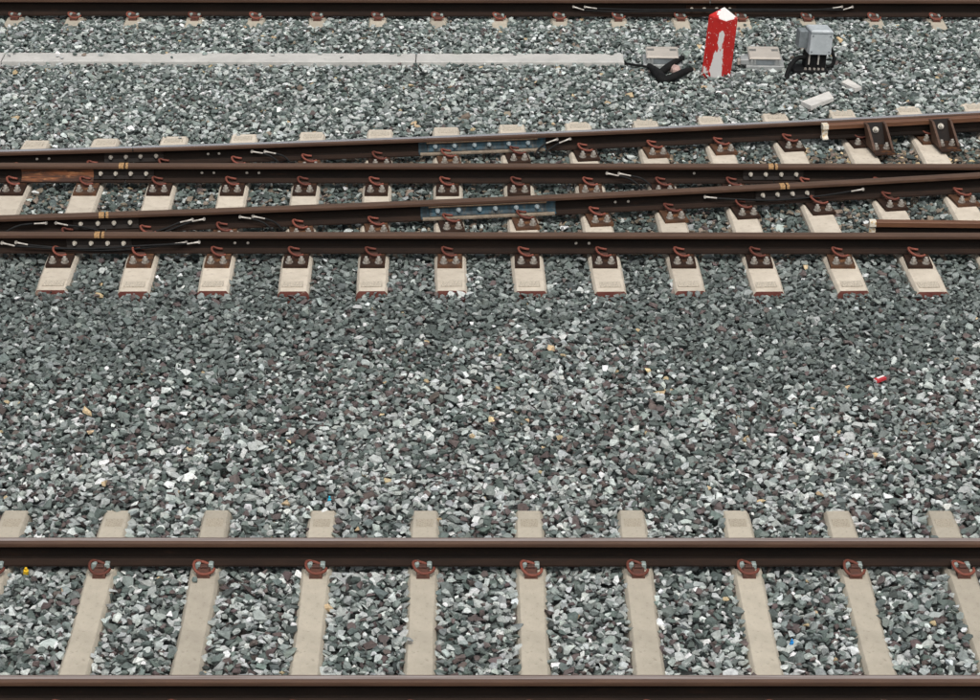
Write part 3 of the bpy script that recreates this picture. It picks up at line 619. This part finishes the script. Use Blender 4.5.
def rock_mesh(seed, n=16):
    r = random.Random(seed); bm = bmesh.new()
    ex = r.uniform(2.2, 3.6)
    for _ in range(n):
        v = Vector((r.gauss(0, 1), r.gauss(0, 1), r.gauss(0, 1)))
        k = (abs(v.x) ** ex + abs(v.y) ** ex + abs(v.z) ** ex) ** (1 / ex); bm.verts.new(v / k * r.uniform(.82, 1.05))
    h = bmesh.ops.convex_hull(bm, input=bm.verts)
    for v in [v for v in bm.verts if not v.link_faces]: bm.verts.remove(v)
    bmesh.ops.dissolve_limit(bm, angle_limit=R(14), verts=bm.verts, edges=bm.edges)
    bmesh.ops.recalc_face_normals(bm, faces=bm.faces)
    me = bpy.data.meshes.new('stone'); bm.to_mesh(me); bm.free(); return me
me = rock_mesh(991, 20); me.materials.append(M['pink'])
q = az(676, 70, .03); ps = link('pink_stone', me, None, Matrix.Translation(q) @ Matrix.Diagonal((.06, .07, .045, 1))); tag(ps, 'pale pink stone lying in the fork of the black rubber sleeve', 'stone')

# ------------------------------------------------------------------ loose boards and litter
def board(label, pts, z, th, name='broken_board'):
    P = [atz(x, y, z) for x, y in pts]; c = sum(P, Vector()) / len(P); n = len(P)
    vs = [(p.x - c.x, p.y - c.y, -th) for p in P] + [((p.x - c.x) * .985, (p.y - c.y) * .985, (.012 if i % 2 else 0)) for i, p in enumerate(P)]
    o = MB().add(vs, [(i, (i + 1) % n, n + (i + 1) % n, n + i) for i in range(n)] + [tuple(range(n))[::-1], tuple(range(n, 2 * n))]).obj(name, 'white_board', None, Matrix.Translation(c))
    tag(o, label, 'board', 'white board pieces'); return o
board('larger white broken board lying in the ballast, under the grey cabinet', [(801, 101.5), (829, 92.5), (834, 98), (811, 107.5)], .028, .03)
board('small white board scrap lying right of the larger broken board', [(841, 82), (848, 80), (862, 87), (855, 90)], .028, .025)
q = atz(880, 379, .028); e = empty('crushed_packet', q, Matrix.Rotation(R(28), 4, 'Z') @ Matrix.Rotation(R(-8), 4, 'Y') @ Matrix.Scale(.82, 4)); tag(e, 'crushed red and white packet lying on the grey ballast', 'packet')
MB().box(-.045, .045, -.026, .0, -.012, .012, bev=.003).box(-.045, -.02, .0, .024, -.012, .0125, bev=.003).obj('red_panel', 'packet_red', e)
MB().box(-.02, .047, .0005, .025, -.012, .012, bev=.003).box(-.05, -.0455, -.02, .02, -.01, .010).obj('white_panel', 'packet_white', e)
def plug(label, px, py, z, r, mt, cat='plastic cap'):
    q = atz(px, py, z); o = MB().cyl((0, 0, -.02), (.2, -.3, 1), r, r * .9, .028, 10).cyl((.002, -.003, .007), (.2, -.3, 1), r * .55, r * .5, .014, 8).obj('plastic_cap', mt, None, Matrix.Translation(q)); tag(o, label, cat); return o
plug('small yellow plastic cap beside the leftmost front-track sleeper', 25.5, 570.5, .0, .016, 'plastic_yellow')
plug('tiny blue plastic cap in the ballast of the front track', 791, 642, .0, .011, 'plastic_blue')
plug('tiny cyan plastic cap above the front track left of centre', 329, 499, .004, .012, 'plastic_cyan')

# ------------------------------------------------------------------ ballast: stones dropped one by one on a height field
X0, X1, G0, G1_ = -6.0, 6.0, 10.7, 25.3
CS = .0125
NXg, NYg = int((X1 - X0) / CS), int((G1_ - G0) / CS)
gx = X0 + (np.arange(NXg) + .5) * CS; gy = G0 + (np.arange(NYg) + .5) * CS
GX, GY = np.meshgrid(gx, gy, indexing='ij')
def interp(y, ys, zs): return np.interp(y, ys, zs)
target = interp(GY, [10, 11.4, 13.5, 13.75, 14.4, 16.4, 16.9, 17.3, 17.7, 20.2, 20.6, 21.0, 22.3, 22.42, 22.72, 23.2, 23.52, 23.78, 24.2, 27],
                [-.018, -.018, -.016, -.006, -.004, -.010, -.026, -.034, -.040, -.040, -.022, -.002, .0, -.010, .022, .034, .026, -.010, -.022, -.022])
def lownoise(x, y): return .5 * np.sin(1.7 * x + 1.1 * y + 1) + .3 * np.sin(-2.9 * x + 2.3 * y) + .35 * np.sin(4.1 * x + 3.7 * y + 2)
target = target + .006 * lownoise(GX, GY)
block = np.zeros((NXg, NYg), bool)
for cx, cy, a, hx, hy, top in obst:
    r = math.hypot(hx, hy) + .05
    i0, i1 = max(0, int((cx - r - X0) / CS)), min(NXg, int((cx + r - X0) / CS) + 1); j0, j1 = max(0, int((cy - r - G0) / CS)), min(NYg, int((cy + r - G0) / CS) + 1)
    if i1 <= i0 or j1 <= j0: continue
    u = GX[i0:i1, j0:j1] - cx; v = GY[i0:i1, j0:j1] - cy; c, s = math.cos(a), math.sin(a)
    block[i0:i1, j0:j1] |= (np.abs(c * u + s * v) < hx + .004) & (np.abs(-s * u + c * v) < hy + .006)
for f, zb in ((FA, ZN), (FB, ZN), (FC, ZN), (F2, ZS), (F4, ZS), (F1, ZS), (F3, ZS), (G1, ZS), (G4, ZS)):
    yy = np.array([f(x) for x in gx])[:, None]; d = np.abs(GY - yy)
    if f in (G1, G4): d = np.where(GX < 2.9, 9, d)
    target = np.where(d < .105, np.minimum(target, zb - .050), target)
H = np.full((NXg, NYg), GZ, np.float32)
NT = 305000
U = rng.random((NT, 3, 2)); siz = np.clip(np.exp(rng.normal(math.log(.0285), .30, NT)), .011, .055)
ra = rng.uniform(.60, .95, NT); rc = rng.uniform(.38, .75, NT); jit = rng.normal(0, .007, NT); yaw = rng.uniform(0, 2 * math.pi, NT); tj = rng.normal(0, .12, (NT, 2))
okx = lambda y: .19 * y + 1.1
pos = []; eul = []; scl = []
pi_ = ((U[:, :, 0]) * NXg).astype(int); pj_ = ((U[:, :, 1]) * NYg).astype(int)
yl = gy.tolist(); xl = gx.tolist(); lim = [okx(y) for y in yl]
for k in range(NT):
    best = None; bv = 1e9
    for q in range(3):
        i = pi_[k, q]; j = pj_[k, q]
        if abs(xl[i]) > lim[j] or block[i, j]: continue
        v = H[i, j] - target[i, j]
        if v < bv: bv = v; best = (i, j)
    if best is None: continue
    i, j = best; a = siz[k]; b = a * ra[k]; c = a * rc[k]; t = target[i, j]
    if bv + c > .012 + jit[k]: continue
    rad = int(math.sqrt(a * b) * .85 / CS + .5)
    i0, i1, j0, j1 = max(i - rad, 0), min(i + rad + 1, NXg), max(j - rad, 0), min(j + rad + 1, NYg)
    S = H[i0:i1, j0:j1]
    sup = .55 * float(S.max()) + .45 * float(S.mean())
    zc = sup + c * .55
    if zc + c * .8 > t + .016 + jit[k]: continue
    h = max(1, S.shape[0] // 2); sx = (float(S[-h:].mean()) - float(S[:h].mean())) / (max(S.shape[0], 2) * CS * .6)
    h = max(1, S.shape[1] // 2); sy = (float(S[:, -h:].mean()) - float(S[:, :h].mean())) / (max(S.shape[1], 2) * CS * .6)
    sx = max(-.6, min(.6, sx)) * .6 + tj[k, 0]; sy = max(-.6, min(.6, sy)) * .6 + tj[k, 1]
    x = xl[i] + (U[k, 0, 0] * 7919 % 1 - .5) * CS; y = yl[j] + (U[k, 0, 1] * 7919 % 1 - .5) * CS
    pos.append((x, y, zc)); eul.append((sx, sy, yaw[k])); scl.append((a, b, c))
    dx = (np.arange(i0, i1) - i) * CS; dy = (np.arange(j0, j1) - j) * CS
    q2 = (dx[:, None] ** 2 + dy[None, :] ** 2) / (a * b)
    cap = zc + c * np.sqrt(np.clip(1 - q2 * .9, 0, 1)) + sx * dx[:, None] + sy * dy[None, :]
    np.maximum(S, np.where(q2 < 1.0, cap, -9), out=S)
# loose stones lying on trough lids, sleepers and plates
def stray(px, py, z, s, col=None): 
    p = atz(px, py, z); pos.append((p.x, p.y, z + s * .42)); eul.append((random.uniform(-.2, .2), random.uniform(-.2, .2), random.uniform(0, 6))); scl.append((s, s * .8, s * .5))
for px, py in ((8, 57), (14, 55), (58, 57), (62, 59), (75, 56), (84, 56), (101, 56), (172, 58.5), (205, 55), (272, 56), (320, 55), (341, 58), (399, 56), (437, 53.5), (477, 52.5), (515, 55.5), (611, 55), (150, 54), (235, 53.5), (497, 53), (578, 54)): stray(px, py, .024, random.uniform(.022, .038))
for px, py in ((410, 641), (195.5, 581), (330, 24), (80, 27), (745, 26), (95, 138), (180, 139), (165, 137)): stray(px, py, .0, random.uniform(.018, .03))
n = len(pos); P_ = np.array(pos, np.float32); E_ = np.array(eul, np.float32); S_ = np.array(scl, np.float32)
print('stones', n)
# stone colours: grey-green, mid grey, pale, white, purple-brown, dark, tan; the mix drifts from one delivery of ballast to the next
PAL = np.array([(.094, .123, .113), (.188, .224, .210), (.40, .437, .420), (.61, .64, .62), (.112, .090, .086), (.054, .066, .062), (.50, .39, .24), (.20, .165, .13)])
MIX = {'crib': (.24, .26, .30, .05, .10, .04, .003, .0), 'low': (.21, .25, .30, .06, .13, .03, .004, .0), 'mid': (.26, .30, .21, .03, .15, .02, .006, .0),
       'green': (.58, .33, .04, .006, .04, .0, .002, .0), 'turn': (.42, .24, .05, .008, .03, .10, .003, .20), 'far': (.22, .34, .34, .05, .03, .015, .005, .01), 'top': (.25, .33, .31, .05, .03, .02, .004, .01)}
nz = np.array([noise.noise((x * .55, y * .8, 3.1)) for x, y, z in pos]); nz2 = np.array([noise.noise((x * 1.5, y * 2.2, 9.1)) for x, y, z in pos])
yy = P_[:, 1] + .9 * nz + .35 * nz2 + rng.normal(0, .16, n)
bx_ = [-4.2, -1.7, -.7, .3, .9, 1.6, 2.6, 3.6, 4.5]; b2 = np.interp(P_[:, 0], bx_, [15.45, 15.75, 16.15, 16.25, 16.0, 15.5, 15.45, 15.75, 16.0]); b1 = np.interp(P_[:, 0], bx_, [14.6, 14.9, 15.0, 14.7, 14.8, 14.9, 14.6, 14.7, 14.8])
yy = P_[:, 1] + .45 * nz + .3 * nz2 + rng.normal(0, .13, n)
zone = np.where(P_[:, 1] < 13.55, 0, np.where(yy < b1, 1, np.where(yy < b2, 2, np.where(P_[:, 1] < 17.8, 3, np.where(P_[:, 1] < 20.25, 4, np.where(P_[:, 1] < 22.9, 5, 6))))))
keys = ['crib', 'low', 'mid', 'green', 'turn', 'far', 'top']
W_ = np.array([MIX[k] for k in keys]); W_ = np.cumsum(W_ / W_.sum(1, keepdims=True), 1)
ci = (rng.random(n)[:, None] > W_[zone]).sum(1).clip(0, 7)
nz3 = np.array([noise.noise((x * 1.1, y * 1.4, 21.)) for x, y, z in pos])
dusty = (rng.random(n) < np.clip(1.6 * nz3 + .05, 0, .5)) & (zone <= 2) & np.isin(ci, (0, 1, 5)); ci = np.where(dusty, np.where(rng.random(n) < .6, 2, 1), ci)
stain = (rng.random(n) < .45) & (zone == 4) & (P_[:, 0] > 2.6) & (P_[:, 1] > 19.4); ci = np.where(stain, np.where(rng.random(n) < .3, 6, 7), ci)
col = PAL[ci] * np.exp(rng.normal(0, .19, (n, 1))) * np.exp(rng.normal(0, .02, (n, 3)))
neutral = np.where(zone <= 2, .22, np.where(zone == 3, .38, .15))[:, None] * np.where(np.isin(ci, (0, 1, 2, 3, 5)), 1.0, 0.0)[:, None]
col = col * (1 - neutral) + col.mean(1, keepdims=True) * np.array([.985, 1.008, 1.005]) * neutral
col = np.where((zone == 3)[:, None], col * 1.12, col)
col = np.where(((zone == 0) & np.isin(ci, (0, 5)))[:, None], col * 1.15, col)
col = np.clip(col, .02, .78)
rocks = bpy.data.collections.new('ballast_stone_shapes')
NV = 44
for k in range(NV):
    me = rock_mesh(100 + k, 8 + k % 7); me.materials.append(M['stone']); rocks.objects.link(bpy.data.objects.new('stone_shape', me))
me = bpy.data.meshes.new('ballast'); me.vertices.add(n); me.vertices.foreach_set('co', P_.ravel())
def attr(nm, ty, data, key): a = me.attributes.new(nm, ty, 'POINT'); a.data.foreach_set(key, np.ascontiguousarray(data).ravel())
attr('rot', 'FLOAT_VECTOR', np.stack([E_[:, 1], -E_[:, 0], E_[:, 2]], 1).astype(np.float32), 'vector'); attr('scl', 'FLOAT_VECTOR', S_, 'vector')
attr('col', 'FLOAT_COLOR', np.concatenate([col, np.ones((n, 1))], 1).astype(np.float32), 'color'); attr('pick', 'INT', rng.integers(0, NV, n).astype(np.int32), 'value')
bo = link('ballast', me); bo['kind'] = 'stuff'; tag(bo, 'crushed grey, green, white and purple ballast stones between the rails', 'ballast')
ng = bpy.data.node_groups.new('scatter_stones', 'GeometryNodeTree'); ng.interface.new_socket('Geometry', in_out='INPUT', socket_type='NodeSocketGeometry'); ng.interface.new_socket('Geometry', in_out='OUTPUT', socket_type='NodeSocketGeometry')
gi = ng.nodes.new('NodeGroupInput'); go = ng.nodes.new('NodeGroupOutput'); iop = ng.nodes.new('GeometryNodeInstanceOnPoints'); cinf = ng.nodes.new('GeometryNodeCollectionInfo')
cinf.inputs[0].default_value = rocks; cinf.inputs[1].default_value = True; cinf.inputs[2].default_value = True
def na(nm, ty): a = ng.nodes.new('GeometryNodeInputNamedAttribute'); a.data_type = ty; a.inputs[0].default_value = nm; return a.outputs[0]
L_ = ng.links.new; L_(gi.outputs[0], iop.inputs['Points']); L_(cinf.outputs[0], iop.inputs['Instance']); iop.inputs['Pick Instance'].default_value = True
L_(na('pick', 'INT'), iop.inputs['Instance Index']); L_(na('scl', 'FLOAT_VECTOR'), iop.inputs['Scale'])
e2r = ng.nodes.new('FunctionNodeEulerToRotation'); L_(na('rot', 'FLOAT_VECTOR'), e2r.inputs[0]); L_(e2r.outputs[0], iop.inputs['Rotation'])
L_(iop.outputs[0], go.inputs[0])
bo.modifiers.new('stones', 'NODES').node_group = ng
